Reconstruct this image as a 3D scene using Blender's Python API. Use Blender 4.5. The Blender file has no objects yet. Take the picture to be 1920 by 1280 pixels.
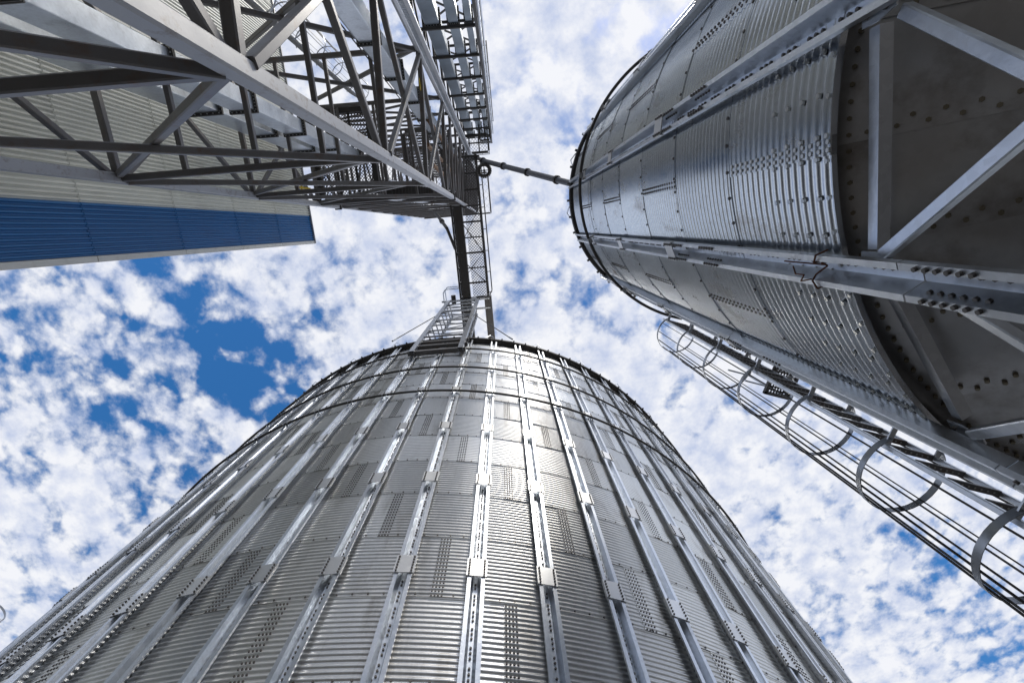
import bpy, math, random
from mathutils import Vector, Matrix
R_ = math.radians
random.seed(7)
sc = bpy.context.scene
col = sc.collection
EYE = 1.6                                   # heights below are measured from the lens, ground is at -EYE

# ------------------------------------------------------------------ camera, sky, sun, exposure
cam_d = bpy.data.cameras.new("camera"); cam = bpy.data.objects.new("camera", cam_d); col.objects.link(cam)
cam_d.sensor_width = 36.0; cam_d.lens = 16.175; cam_d.clip_start = 0.05; cam_d.clip_end = 4000
Ee, rho = 1.3275921900389902, -0.08157946332275443
F = Vector((0, math.cos(Ee), math.sin(Ee))); U = Vector((0, -math.sin(Ee), math.cos(Ee))); Rv = Vector((1, 0, 0))
cx_ = math.cos(rho) * Rv + math.sin(rho) * U
cy_ = -math.sin(rho) * Rv + math.cos(rho) * U
m3 = Matrix((cx_, cy_, -F)).transposed()
cam.matrix_world = Matrix.Translation((0, 0, EYE)) @ m3.to_4x4()
sc.camera = cam

SUN_EL, SUN_AZ = R_(58), R_(149)            # azimuth clockwise from +Y
sun_dir = Vector((math.sin(SUN_AZ) * math.cos(SUN_EL), math.cos(SUN_AZ) * math.cos(SUN_EL), math.sin(SUN_EL)))
W = bpy.data.worlds.new("World"); sc.world = W; W.use_nodes = True
nt = W.node_tree; nt.nodes.clear(); N = nt.nodes.new; L = nt.links.new
def node(t, **k):
    n = N(t)
    for a, v in k.items(): setattr(n, a, v)
    return n
def wmath(op, a, b=None, clamp=False):
    n = node('ShaderNodeMath', operation=op, use_clamp=clamp)
    for i, v in enumerate((a, b)):
        if v is None: continue
        if isinstance(v, (int, float)): n.inputs[i].default_value = v
        else: L(v, n.inputs[i])
    return n.outputs[0]
sky = node('ShaderNodeTexSky', sky_type='NISHITA', sun_disc=False, sun_elevation=SUN_EL, sun_rotation=SUN_AZ, air_density=1.0, dust_density=0.4, ozone_density=3.0)
hs = node('ShaderNodeHueSaturation'); hs.inputs['Saturation'].default_value = 1.32; hs.inputs['Value'].default_value = 1.35
L(sky.outputs[0], hs.inputs['Color'])
bg_sky = node('ShaderNodeBackground'); bg_sky.inputs['Strength'].default_value = 0.12; L(hs.outputs[0], bg_sky.inputs['Color'])
tc = node('ShaderNodeTexCoord'); sp = node('ShaderNodeSeparateXYZ'); L(tc.outputs['Generated'], sp.inputs[0])
zc = wmath('MAXIMUM', sp.outputs[2], 0.06)
cb = node('ShaderNodeCombineXYZ'); L(wmath('DIVIDE', sp.outputs[0], zc), cb.inputs[0]); L(wmath('DIVIDE', sp.outputs[1], zc), cb.inputs[1]); cb.inputs[2].default_value = 3.7
def noise(scale, detail, rough, vec=None, dist=0.0, lac=2.0):
    n = node('ShaderNodeTexNoise'); n.inputs['Scale'].default_value = scale; n.inputs['Detail'].default_value = detail
    n.inputs['Roughness'].default_value = rough; n.inputs['Distortion'].default_value = dist; n.inputs['Lacunarity'].default_value = lac
    L(vec or cb.outputs[0], n.inputs['Vector']); return n.outputs[0]
big = noise(2.1, 3, 0.5)
mid = noise(10.0, 9, 0.60, dist=0.2)
fine = noise(26.0, 6, 0.62)
vor = node('ShaderNodeTexVoronoi', feature='SMOOTH_F1'); vor.inputs['Scale'].default_value = 14.0; vor.inputs['Smoothness'].default_value = 0.5; vor.inputs['Detail'].default_value = 2.0
wv = node('ShaderNodeVectorMath', operation='ADD'); L(cb.outputs[0], wv.inputs[0])
wn = node('ShaderNodeTexNoise'); wn.inputs['Scale'].default_value = 9.0; wn.inputs['Detail'].default_value = 5.0; L(cb.outputs[0], wn.inputs['Vector'])
wsc = node('ShaderNodeVectorMath', operation='SCALE'); wsc.inputs['Scale'].default_value = 0.11; L(wn.outputs['Color'], wsc.inputs[0]); L(wsc.outputs[0], wv.inputs[1]); L(wv.outputs[0], vor.inputs['Vector'])
# clear patches among the altocumulus: one band of open blue
def gap(x, y, rx, ry, rot, amt):
    mp = node('ShaderNodeMapping', vector_type='TEXTURE'); mp.inputs['Location'].default_value = (x, y, 3.7); mp.inputs['Rotation'].default_value = (0, 0, rot); mp.inputs['Scale'].default_value = (rx, ry, 1)
    L(cb.outputs[0], mp.inputs['Vector']); g = node('ShaderNodeTexGradient', gradient_type='SPHERICAL'); L(mp.outputs[0], g.inputs[0]); return g.outputs['Fac']
GAPS = [(-0.60, 0.22, 0.40, 0.13, R_(62), 0.28), (-0.92, 0.26, 0.60, 0.35, R_(20), 0.06), (0.75, 0.55, 1.1, 0.9, 0.0, -0.05), (0.09, -0.30, 0.40, 0.30, 0.0, -0.10)]
cov = wmath('ADD', wmath('MULTIPLY', big, 0.42), wmath('MULTIPLY', mid, 0.66))
cov = wmath('ADD', cov, wmath('MULTIPLY', fine, 0.24))
cov = wmath('SUBTRACT', cov, wmath('MULTIPLY', vor.outputs['Distance'], 0.34))
for g in GAPS: cov = wmath('SUBTRACT', cov, wmath('MULTIPLY', gap(*g), g[-1]))
mr = node('ShaderNodeMapRange', interpolation_type='SMOOTHSTEP'); mr.inputs['From Min'].default_value = 0.125; mr.inputs['From Max'].default_value = 0.41; L(cov, mr.inputs['Value'])
ramp = node('ShaderNodeValToRGB'); L(noise(13.0, 7, 0.6), ramp.inputs[0])
ramp.color_ramp.elements[0].position = 0.33; ramp.color_ramp.elements[0].color = (0.56, 0.63, 0.82, 1)
ramp.color_ramp.elements[1].position = 0.60; ramp.color_ramp.elements[1].color = (0.93, 0.94, 0.98, 1)
bg_cl = node('ShaderNodeBackground'); bg_cl.inputs['Strength'].default_value = 1.0; L(ramp.outputs[0], bg_cl.inputs['Color'])
mx = node('ShaderNodeMixShader'); L(wmath('MULTIPLY', mr.outputs[0], 0.97), mx.inputs[0]); L(bg_sky.outputs[0], mx.inputs[1]); L(bg_cl.outputs[0], mx.inputs[2])
wo = node('ShaderNodeOutputWorld'); L(mx.outputs[0], wo.inputs['Surface'])

sd = bpy.data.lights.new("sun", 'SUN'); sd.energy = 1.75; sd.angle = R_(12); sd.color = (1.0, 0.95, 0.87)
sun = bpy.data.objects.new("sun", sd); col.objects.link(sun); sun.rotation_euler = sun_dir.to_track_quat('Z', 'Y').to_euler()
sc.view_settings.view_transform = 'Standard'; sc.view_settings.look = 'None'; sc.view_settings.exposure = 0.0; sc.view_settings.gamma = 1.0; sc.view_settings.use_curve_mapping = False
sc.cycles.max_bounces = 8; sc.cycles.glossy_bounces = 5; sc.cycles.diffuse_bounces = 3

# ------------------------------------------------------------------ materials
def material(name, base, rough=0.4, metal=0.0, var=0.08, objvar=0.0, scale=6.0, rough_var=0.1, stain=None, stain_amt=0.0, stain_scale=3.0, bump=0.0, bscale=40.0, stretch=(1, 1, 1), spangle=0.0):
    m = bpy.data.materials.new(name); m.use_nodes = True
    t = m.node_tree; b = t.nodes['Principled BSDF']
    def nn(k, **kw):
        n = t.nodes.new(k)
        for a, v in kw.items(): setattr(n, a, v)
        return n
    tcn = nn('ShaderNodeTexCoord'); mp = nn('ShaderNodeMapping'); mp.inputs['Scale'].default_value = stretch
    oi = nn('ShaderNodeObjectInfo')
    ad = nn('ShaderNodeVectorMath', operation='ADD'); t.links.new(tcn.outputs['Object'], ad.inputs[0])
    sca = nn('ShaderNodeMath', operation='MULTIPLY'); sca.inputs[1].default_value = 37.0; t.links.new(oi.outputs['Random'], sca.inputs[0]); t.links.new(sca.outputs[0], ad.inputs[1])
    t.links.new(ad.outputs[0], mp.inputs[0])
    no = nn('ShaderNodeTexNoise'); no.inputs['Scale'].default_value = scale; no.inputs['Detail'].default_value = 6; no.inputs['Roughness'].default_value = 0.6; t.links.new(mp.outputs[0], no.inputs['Vector'])
    def mm(op, a, bb):
        n = nn('ShaderNodeMath', operation=op)
        for i, v in enumerate((a, bb)):
            if isinstance(v, (int, float)): n.inputs[i].default_value = v
            else: t.links.new(v, n.inputs[i])
        return n.outputs[0]
    cen = mm('SUBTRACT', no.outputs[0], 0.5)
    val = mm('ADD', 1.0, mm('MULTIPLY', cen, var * 4))
    if objvar: val = mm('ADD', val, mm('MULTIPLY', mm('SUBTRACT', oi.outputs['Random'], 0.5), objvar * 2))
    if spangle:
        vo = nn('ShaderNodeTexVoronoi'); vo.inputs['Scale'].default_value = 28.0; t.links.new(ad.outputs[0], vo.inputs['Vector'])
        spv = nn('ShaderNodeSeparateColor'); t.links.new(vo.outputs['Color'], spv.inputs[0])
        val = mm('ADD', val, mm('MULTIPLY', mm('SUBTRACT', spv.outputs[0], 0.5), spangle))
    mixc = nn('ShaderNodeVectorMath', operation='SCALE'); mixc.inputs[0].default_value = base; t.links.new(val, mixc.inputs['Scale'])
    out = mixc.outputs[0]
    if stain:
        ns = nn('ShaderNodeTexNoise'); ns.inputs['Scale'].default_value = stain_scale; ns.inputs['Detail'].default_value = 8; ns.inputs['Roughness'].default_value = 0.65; t.links.new(mp.outputs[0], ns.inputs['Vector'])
        r2 = nn('ShaderNodeMapRange'); r2.inputs['From Min'].default_value = 0.54; r2.inputs['From Max'].default_value = 0.72; r2.inputs['To Max'].default_value = stain_amt; t.links.new(ns.outputs[0], r2.inputs['Value'])
        mc = nn('ShaderNodeMix', data_type='RGBA'); t.links.new(r2.outputs[0], mc.inputs[0]); t.links.new(out, mc.inputs[6]); mc.inputs[7].default_value = (*stain, 1); out = mc.outputs[2]
    t.links.new(out, b.inputs['Base Color'])
    t.links.new(mm('ADD', rough, mm('MULTIPLY', cen, rough_var * 4)), b.inputs['Roughness'])
    b.inputs['Metallic'].default_value = metal
    if bump:
        nb = nn('ShaderNodeTexNoise'); nb.inputs['Scale'].default_value = bscale; nb.inputs['Detail'].default_value = 4; t.links.new(mp.outputs[0], nb.inputs['Vector'])
        bu = nn('ShaderNodeBump'); bu.inputs['Strength'].default_value = bump; bu.inputs['Distance'].default_value = 0.01; t.links.new(nb.outputs[0], bu.inputs['Height']); t.links.new(bu.outputs[0], b.inputs['Normal'])
    return m
M = {
 'galv':   material('galvanised_sheet', (0.72, 0.71, 0.69), 0.35, 1.0, 0.08, 0.20, 2.5, 0.08, (0.33, 0.30, 0.26), 0.6, 2.6, stretch=(1, 1, 0.22), spangle=0.06),
 'galv2':  material('galvanised_sheet_cool', (0.70, 0.73, 0.77), 0.24, 1.0, 0.07, 0.16, 3.0, 0.08, (0.30, 0.26, 0.22), 0.7, 3.0, stretch=(1, 1, 0.4), spangle=0.06),
 'section': material('galvanised_section', (0.68, 0.71, 0.75), 0.34, 1.0, 0.05, 0.10, 5.0, 0.08, (0.36, 0.36, 0.36), 0.4, 5.0, bump=0.08, spangle=0.10),
 'hoop': material('weathered_zinc', (0.40, 0.42, 0.45), 0.36, 1.0, 0.06, 0.05, 5.0),
 'plate':  material('splice_plate_zinc', (0.70, 0.70, 0.69), 0.38, 1.0, 0.04, 0.12, 7.0, 0.05),
 'bolt':   material('bolt_steel', (0.16, 0.15, 0.14), 0.5, 0.7, 0.1, 0.0, 20.0),
 'bolt_b': material('bolt_dull_brass', (0.30, 0.26, 0.19), 0.45, 0.9, 0.1, 0.0, 20.0),
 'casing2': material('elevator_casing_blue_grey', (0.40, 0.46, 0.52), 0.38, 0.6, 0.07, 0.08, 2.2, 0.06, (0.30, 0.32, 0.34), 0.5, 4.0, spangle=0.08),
 'bolt_l': material('bolt_zinc', (0.55, 0.55, 0.53), 0.35, 1.0, 0.1, 0.0, 20.0),
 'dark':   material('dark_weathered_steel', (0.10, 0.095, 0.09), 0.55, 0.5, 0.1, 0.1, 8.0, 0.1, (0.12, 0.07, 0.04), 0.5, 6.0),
 'hopper': material('hopper_sheet', (0.58, 0.57, 0.56), 0.34, 1.0, 0.12, 0.14, 2.5, 0.10, (0.24, 0.20, 0.165), 0.7, 2.4, spangle=0.05),
 'rust':   material('rusty_wire', (0.16, 0.065, 0.03), 0.8, 0.2, 0.2, 0.0, 30.0),
 'pipe': material('dark_grey_spout', (0.12, 0.12, 0.13), 0.4, 0.3, 0.08),
 'rusty': material('rust_brown_pipe', (0.26, 0.15, 0.08), 0.6, 0.2, 0.15, 0.1, 6.0),
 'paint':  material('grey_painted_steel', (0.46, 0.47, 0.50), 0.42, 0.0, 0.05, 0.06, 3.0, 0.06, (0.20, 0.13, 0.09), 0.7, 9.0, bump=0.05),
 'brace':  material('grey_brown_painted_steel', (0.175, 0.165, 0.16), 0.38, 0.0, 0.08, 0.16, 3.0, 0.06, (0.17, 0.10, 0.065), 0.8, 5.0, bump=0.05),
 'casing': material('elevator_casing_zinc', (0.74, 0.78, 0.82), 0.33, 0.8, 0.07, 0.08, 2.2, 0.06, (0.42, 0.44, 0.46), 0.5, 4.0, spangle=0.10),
 'tray':   material('light_zinc_tray', (0.74, 0.75, 0.77), 0.38, 0.7, 0.04, 0.05, 4.0, 0.05),
 'cream':  material('cream_cladding', (0.79, 0.79, 0.71), 0.45, 0.0, 0.04, 0.05, 1.5, 0.05, (0.42, 0.41, 0.35), 0.4, 2.5, stretch=(1, 1, 0.3)),
 'blue':   material('blue_cladding', (0.004, 0.145, 0.40), 0.42, 0.0, 0.06, 0.05, 1.5, 0.05, (0.02, 0.08, 0.25), 0.4, 2.5, stretch=(1, 1, 0.3)),
 'white':  material('white_trim', (0.80, 0.79, 0.74), 0.45, 0.0, 0.04, 0.05, 2.0, 0.05, (0.45, 0.42, 0.36), 0.4, 3.0),
 'yellow': material('yellow_paint', (0.72, 0.50, 0.03), 0.45, 0.0, 0.05),
 'ground': material('gravel_yard', (0.068, 0.063, 0.058), 0.9, 0.0, 0.15, 0.0, 1.2, 0.03, (0.045, 0.042, 0.039), 0.6, 0.4, bump=0.6, bscale=30.0),
 'glass':  material('lamp_glass', (0.65, 0.62, 0.55), 0.15, 0.0, 0.03),
}

# ------------------------------------------------------------------ mesh building helpers
class MB:
    def __init__(s): s.v = []; s.f = []
    def add(s, vs, fs):
        o = len(s.v); s.v += [tuple(p) for p in vs]; s.f += [tuple(i + o for i in f) for f in fs]; return s
    def box(s, lo, hi):
        x0, y0, z0 = lo; x1, y1, z1 = hi
        return s.add([(x0,y0,z0),(x1,y0,z0),(x1,y1,z0),(x0,y1,z0),(x0,y0,z1),(x1,y0,z1),(x1,y1,z1),(x0,y1,z1)],
                     [(0,3,2,1),(4,5,6,7),(0,1,5,4),(1,2,6,5),(2,3,7,6),(3,0,4,7)])
    def frame(s, p0, p1, up=(0, 0, 1)):
        p0, p1 = Vector(p0), Vector(p1); d = (p1 - p0).normalized(); up = Vector(up)
        if abs(d.dot(up)) > 0.99: up = Vector((0, 1, 0)) if abs(d.y) < 0.9 else Vector((1, 0, 0))
        a = d.cross(up).normalized(); b = a.cross(d).normalized(); return p0, p1, d, a, b
    def sweep(s, p0, p1, prof, up=(0, 0, 1)):
        p0, p1, d, a, b = s.frame(p0, p1, up); n = len(prof)
        vs = [p0 + a * x + b * y for x, y in prof] + [p1 + a * x + b * y for x, y in prof]
        fs = [(i, (i + 1) % n, n + (i + 1) % n, n + i) for i in range(n)] + [tuple(range(n - 1, -1, -1)), tuple(range(n, 2 * n))]
        return s.add(vs, fs)
    def beam(s, p0, p1, w, h=None, up=(0, 0, 1), ch=0.12):
        h = h or w; x, y = w / 2, h / 2; c = ch * min(w, h)
        return s.sweep(p0, p1, [(-x + c, -y), (x - c, -y), (x, -y + c), (x, y - c), (x - c, y), (-x + c, y), (-x, y - c), (-x, -y + c)], up)
    def bar(s, p0, p1, w, h=None, up=(0, 0, 1)):
        h = h or w; x, y = w / 2, h / 2
        return s.sweep(p0, p1, [(-x, -y), (x, -y), (x, y), (-x, y)], up)
    def angle(s, p0, p1, w, t=0.01, up=(0, 0, 1), flip=1):
        pr = [(0, 0), (w * flip, 0), (w * flip, t), (t * flip, t), (t * flip, w), (0, w)]
        return s.sweep(p0, p1, pr if flip > 0 else pr[::-1], up)
    def tube(s, p0, p1, r, n=8):
        return s.sweep(p0, p1, [(r * math.cos(2 * math.pi * i / n), r * math.sin(2 * math.pi * i / n)) for i in range(n)])
    def path(s, pts, r, n=6, closed=False):
        for i in range(len(pts) - (0 if closed else 1)): s.tube(pts[i], pts[(i + 1) % len(pts)], r, n)
        return s
    def hexb(s, p, nrm, r, h):
        p, nrm = Vector(p), Vector(nrm).normalized(); return s.sweep(p, p + nrm * h, [(r * math.cos(math.pi * i / 3), r * math.sin(math.pi * i / 3)) for i in range(6)])
    def mesh(s, name, mat, smooth=False):
        me = bpy.data.meshes.new(name); me.from_pydata(s.v, [], s.f); me.materials.append(mat)
        if smooth: me.polygons.foreach_set('use_smooth', [True] * len(me.polygons))
        me.update(); return me
    def build(s, name, mat, parent=None, smooth=False, **kw): return obj(name, s.mesh(name, mat, smooth), parent, **kw)
def obj(name, me, parent=None, loc=None, rotz=None, kind=None, label=None):
    o = bpy.data.objects.new(name, me); col.objects.link(o)
    if parent: o.parent = parent
    if loc: o.location = loc
    if rotz is not None: o.rotation_euler = (0, 0, rotz)
    if kind: o['kind'] = kind
    if label: o['label'] = label
    return o
def thing(name, label, cat, loc=(0, 0, 0), group=None, rotz=0):
    o = bpy.data.objects.new(name, None); col.objects.link(o); o.location = loc; o.rotation_euler = (0, 0, rotz); o.empty_display_size = 0.3
    o['label'] = label; o['category'] = cat
    if group: o['group'] = group
    return o
def autosmooth(me, ang=40):
    me.polygons.foreach_set('use_smooth', [True] * len(me.polygons))
    try: me.set_sharp_from_angle(angle=R_(ang))
    except Exception: pass
    return me
def cyl(th, r, z): return (r * math.sin(th), -r * math.cos(th), z)     # th = 0 faces -Y
def rad(th): return Vector((math.sin(th), -math.cos(th), 0))

# ------------------------------------------------------------------ ground
g = MB(); n = 24; S = 1500.0
for i in range(n + 1):
    for j in range(n + 1):
        u, v = i / n * 2 - 1, j / n * 2 - 1; g.v.append((S * u * abs(u), S * v * abs(v), 0))
for i in range(n):
    for j in range(n): a = i * (n + 1) + j; g.f.append((a, a + n + 1, a + n + 2, a + 1))
g.build('ground', M['ground'], kind='structure')

# ------------------------------------------------------------------ silo pieces
COURSE, NCORR = 1.11, 16
def panel_mesh(name, R, dth, lap, cols, mat, per=8, amp=0.008):
    m = MB(); rows = NCORR * per
    for i in range(rows + 1):
        z = COURSE * i / rows; w = amp * math.cos(2 * math.pi * NCORR * i / rows)
        rr = R + w + (0.007 * (1 - i / rows))                         # each course laps over the one below it
        for j in range(cols + 1):
            t = j / cols; th = (dth + lap) * t; m.v.append(cyl(th, rr + 0.007 * (1 - t), z))
        m.v.append(cyl(0.0, rr - 0.006, z))                            # folded end of the sheet
    cc = cols + 2
    for i in range(rows):
        for j in range(cols): a = i * cc + j; m.f.append((a, a + 1, a + cc + 1, a + cc))
        a = i * cc; m.f.append((a + cols + 1, a, a + cc, a + cc + cols + 1))
    o = len(m.v)                                                      # folded bottom edge
    for j in range(cols + 1): m.v.append(cyl((dth + lap) * j / cols, R - 0.012, 0))
    for j in range(cols): m.f.append((o + j, o + j + 1, j + 1, j))
    return autosmooth(m.mesh(name, mat), 60)
def bolt_mesh(name, R, dth, cols4, xs, edge_step, mat, r=0.0125, extra=None, amp=0.008):
    m = MB()
    for i in range(NCORR):
        for k in range(cols4):
            z = COURSE * (i + (0.0 if k % 2 == 0 else 0.0)) / NCORR + 0.02
            th = xs / R + k * 0.042 / R
            m.hexb(cyl(th, R + amp + 0.006, z), rad(th), r, 0.013)
    k = 0.1
    while k < dth * R:
        th = k / R; m.hexb(cyl(th, R + amp + 0.004, 0.035), rad(th), r * 1.05, 0.013); k += edge_step
    if extra:
        for th, z in extra: m.hexb(cyl(th, R + amp + 0.004, z), rad(th), r * 1.1, 0.014)
    return m.mesh(name, mat)
def hat_profile(w, d, b, t=0.006):
    """W section: two raised flanges either side of a channel bolted to the wall; (x across, y outwards)."""
    x0, x1, x2 = w / 2, w / 2 - (w - b) * 0.30, b / 2
    outer = [(-x0, d * 0.72), (-x0, d), (-x1, d), (-x2, t + 0.004), (x2, t + 0.004), (x1, d), (x0, d), (x0, d * 0.72)]
    inner = [(x0 - t, d * 0.72), (x0 - t, d - t), (x1 + t * 0.7, d - t), (x2 + t * 0.7, 0.004), (-x2 - t * 0.7, 0.004), (-x1 - t * 0.7, d - t), (-x0 + t, d - t), (-x0 + t, d * 0.72)]
    return outer + inner
def hat_mesh(name, R, w, d, b, length, mat):
    m = MB(); pr = hat_profile(w, d, b); n = len(pr)
    for z in (0, length):
        for x, y in pr: m.v.append((x, -(R + y), z))
    for i in range(n): m.f.append((i, n + i, n + (i + 1) % n, (i + 1) % n))
    half = n // 2
    for base, fl in ((0, 1), (n, -1)):
        for i in range(half - 1):
            q = (base + i, base + i + 1, base + n - 2 - i, base + n - 1 - i); m.f.append(q[::fl])
    me = m.mesh(name, mat); return me
def plate_mesh(name, R, w, d, length, mat):
    m = MB(); y = R + d
    m.sweep((0, -y - 0.006, -length / 2), (0, -y - 0.006, length / 2), [(-w/2, -0.030), (-w/2 + 0.006, -0.030), (-w/2 + 0.006, 0), (w/2 - 0.006, 0), (w/2 - 0.006, -0.030), (w/2, -0.030), (w/2, 0.008), (-w/2, 0.008)], up=(0, -1, 0))
    return m.mesh(name, mat)

# ------------------------------------------------------------------ the large silo in front
BC, BR = (-2.70, 14.16, 0.0), 10.0
silo = thing('grain_silo', 'broad corrugated silo with many upright ribs, filling the bottom of the view', 'silo', BC)
PITCH = R_(5.24); TH0 = R_(11.45)
dth = 3 * PITCH
bpan = panel_mesh('wall_panel', BR, dth, 0.17 / BR, 12, M['galv'])
bbol = bolt_mesh('seam_bolts', BR, dth, 4, 0.022, 0.19, M['bolt'])
J0 = 4.69 - 1.11 * 6                              # lowest joint kept above the yard
zc_list = []; k = -6
while 4.69 + 1.11 * k < 17.4:
    zc_list.append((k, 4.69 + 1.11 * k)); k += 1
for k, h in zc_list:
    if h + COURSE > 17.6: break
    # seams: course k = -1 has its seam 40 % into the bay right of the reference rib; each course up moves one bay left
    s0 = TH0 + PITCH * 0.40 - PITCH * ((k + 1) % 3)
    for j in range(-4, 5):
        th = s0 + j * dth
        if th + dth < R_(-46) or th > R_(66): continue
        if h + EYE < -0.2: continue
        p = obj('wall_panel', bpan, silo, (0, 0, h + EYE), th)
        obj('seam_bolts', bbol, p, kind='stuff')
WALL_TOP = 17.45 + EYE
m = MB()                                           # the far side, closed by a plain wall
a0, a1 = R_(62), R_(318)
for i in range(49):
    th = a0 + (a1 - a0) * i / 48; m.v.append(cyl(th, BR - 0.02, 0)); m.v.append(cyl(th, BR - 0.02, WALL_TOP - 0.05))
for i in range(48): m.f.append((2*i, 2*i+2, 2*i+3, 2*i+1))
m.build('rear_wall', M['galv'], silo, smooth=True)
m = MB()                                           # strip behind the top course
for i in range(41):
    th = R_(-48) + R_(112) * i / 40; m.v.append(cyl(th, BR - 0.02, WALL_TOP - 0.9)); m.v.append(cyl(th, BR - 0.02, WALL_TOP))
for i in range(40): m.f.append((2*i, 2*i+2, 2*i+3, 2*i+1))
m.build('top_strip', M['galv'], silo, smooth=True)
SPL = [0.79, 2.95, 5.11, 7.27, 9.42, 11.75, 13.9, 16.05]
tiers = [-EYE] + SPL + [17.42]
SW, SD, SB = 0.225, 0.105, 0.058
ribm = {}
def rib_bolts(R, length, mat):
    m = MB(); z = 0.22
    while z < length - 0.2:
        for q in (0, 0.062, 0.124):
            if z + q < length - 0.15: m.hexb((0, -(R + 0.010), z + q), (0, -1, 0), 0.0135, 0.014)
        z += 0.24
    return m.mesh('rib_bolts', mat)
bplate = plate_mesh('splice_plate', BR + 0.008, 0.265, SD, 0.31, M['plate'])
pb = MB()
for sx in (-1, 1):
    for q in range(6): pb.hexb((sx * 0.098, -(BR + 0.008 + SD + 0.014), -0.125 + q * 0.05), (0, -1, 0), 0.013, 0.014)
bplate_b = pb.mesh('plate_bolts', M['bolt'])
for i in range(-11, 12):
    th = TH0 + PITCH * i
    for a, b in zip(tiers[:-1], tiers[1:]):
        ln = round(b - a, 2)
        if ln not in ribm: ribm[ln] = (hat_mesh('stiffener', BR + 0.008, SW, SD, SB, ln - 0.01, M['section']), rib_bolts(BR + 0.008, ln, M['bolt']))
        o = obj('stiffener', ribm[ln][0], silo, (0, 0, a + EYE), th)
        obj('rib_bolts', ribm[ln][1], o, kind='stuff')
    for h in SPL:
        o = obj('splice_plate', bplate, silo, (0, 0, h + EYE), th); obj('plate_bolts', bplate_b, o, kind='stuff')
def ring(R, z, r, a0, a1, n, sec=6):
    m = MB()
    for i in range(n + 1):
        th = a0 + (a1 - a0) * i / n
        for q in range(sec):
            ph = 2 * math.pi * q / sec; m.v.append(cyl(th, R + r * math.cos(ph), z + r * math.sin(ph)))
    for i in range(n):
        for q in range(sec): a = i * sec; b = a + sec; m.f.append((a + q, b + q, b + (q + 1) % sec, a + (q + 1) % sec))
    return m
for h in (11.50, 13.62, 15.82):
    w = ring(BR + 0.17, h + EYE, 0.032, R_(-52), R_(70), 90, 8).build('wind_ring', M['dark'], silo, smooth=True)
    cl = MB()
    for i in range(-11, 12):
        th = TH0 + PITCH * i
        for s in (-0.055, 0.055):
            t2 = th + s / BR
            cl.bar(cyl(t2, BR + 0.10, h + EYE - 0.06), cyl(t2, BR + 0.215, h + EYE - 0.05), 0.014, 0.03)
            cl.hexb(cyl(t2, BR + 0.115, h + EYE - 0.10), rad(t2), 0.02, 0.03)
    cl.build('ring_clips', M['section'], w, kind='stuff')
# roof cone with its rib ends over a dark eave
def roof(parent, R, zt, over, slope, nrib, mat, eave_mat, a0=0, a1=2 * math.pi, thick=0.13):
    m = MB(); n = 96; zr = zt + (R) * math.tan(slope)
    for i in range(n): m.v.append(cyl(2 * math.pi * i / n, R + over, zt + 0.06 - over * math.tan(slope)))
    m.v.append((0, 0, zr))
    for i in range(n): m.f.append((i, (i + 1) % n, n))
    m.build('roof', mat, parent)
    e = MB(); prof = [(R - 0.01, zt - 0.03), (R + over, zt - 0.03), (R + over + 0.02, zt + 0.03), (R + over, zt + thick), (R - 0.01, zt + thick)]
    n = 120
    for i in range(n):
        th = 2 * math.pi * i / n
        for r, z in prof: e.v.append(cyl(th, r, z))
    for i in range(n):
        for q in range(5): a = i * 5; b = ((i + 1) % n) * 5; e.f.append((a + q, b + q, b + (q + 1) % 5, a + (q + 1) % 5))
    eo = e.build('eave', eave_mat, parent)
    rb = MB()
    for i in range(nrib):
        th = 2 * math.pi * i / nrib; rb.beam(cyl(th, R + over + 0.05, zt + 0.10 - over * math.tan(slope)), cyl(th, 0.6, zr - 0.55 * math.tan(slope)), 0.05, 0.06)
    rb.build('roof_ribs', eave_mat, eo, kind='stuff')
    return eo
roof(silo, BR, WALL_TOP, 0.17, R_(28), 137, M['galv'], M['dark'], thick=0.09)
for i in range(-8, 10, 2):                          # small wire lifting loops on the eave
    th = TH0 + PITCH * i - R_(0.9)
    q = MB(); q.path([cyl(th - 0.016, BR + 0.20, WALL_TOP + 0.05), cyl(th, BR + 0.24, WALL_TOP + 0.34), cyl(th + 0.016, BR + 0.20, WALL_TOP + 0.05)], 0.014)
    q.build('lifting_loop', M['section'], silo)

# ------------------------------------------------------------------ the hopper silo on legs, right
HC, HR = (4.346, -0.504, 0.0), 2.60
hop = thing('hopper_silo', 'narrow corrugated hopper silo standing on braced legs, cone underneath in shade', 'silo', HC)
HB = 2.535
hp = R_(26.5); hth = [R_(-82.5) + hp * i for i in (2, 1, 0, -1, -2)]
hdth = 2 * hp
hpan = panel_mesh('wall_panel', HR, hdth, 0.10 / HR, 20, M['galv2'], amp=0.0095)
hbol = bolt_mesh('seam_bolts', HR, hdth, 2, 0.028, 0.19, M['bolt'], r=0.0125)
ex = [(R_(2.2) + R_(4.6) * i, COURSE * (q + 0.5) / NCORR + 0.01) for i in range(12) for q in (1, 3, 4.9, 6.9)]
hbol0 = bolt_mesh('seam_bolts', HR, hdth, 2, 0.028, 0.19, M['bolt_l'], r=0.0135, extra=[(t, z) for t, z in ex if t < hdth])
for k in range(8):
    for j in range(-2, 3):
        th = R_(-96) + (hp if k % 2 else 0) + j * hdth
        if th + hdth < R_(-158) or th > R_(-14): continue
        p = obj('wall_panel', hpan, hop, (0, 0, HB + EYE + COURSE * k), th)
        obj('seam_bolts', hbol0 if k == 0 else hbol, p, kind='stuff')
m = MB(); a0, a1 = R_(10), R_(215)
HTOP = HB + 8 * COURSE + 0.14 + EYE
for i in range(41):
    th = a0 + (a1 - a0) * i / 40; m.v.append(cyl(th, HR - 0.02, HB + EYE)); m.v.append(cyl(th, HR - 0.02, HTOP - 0.02))
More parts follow.
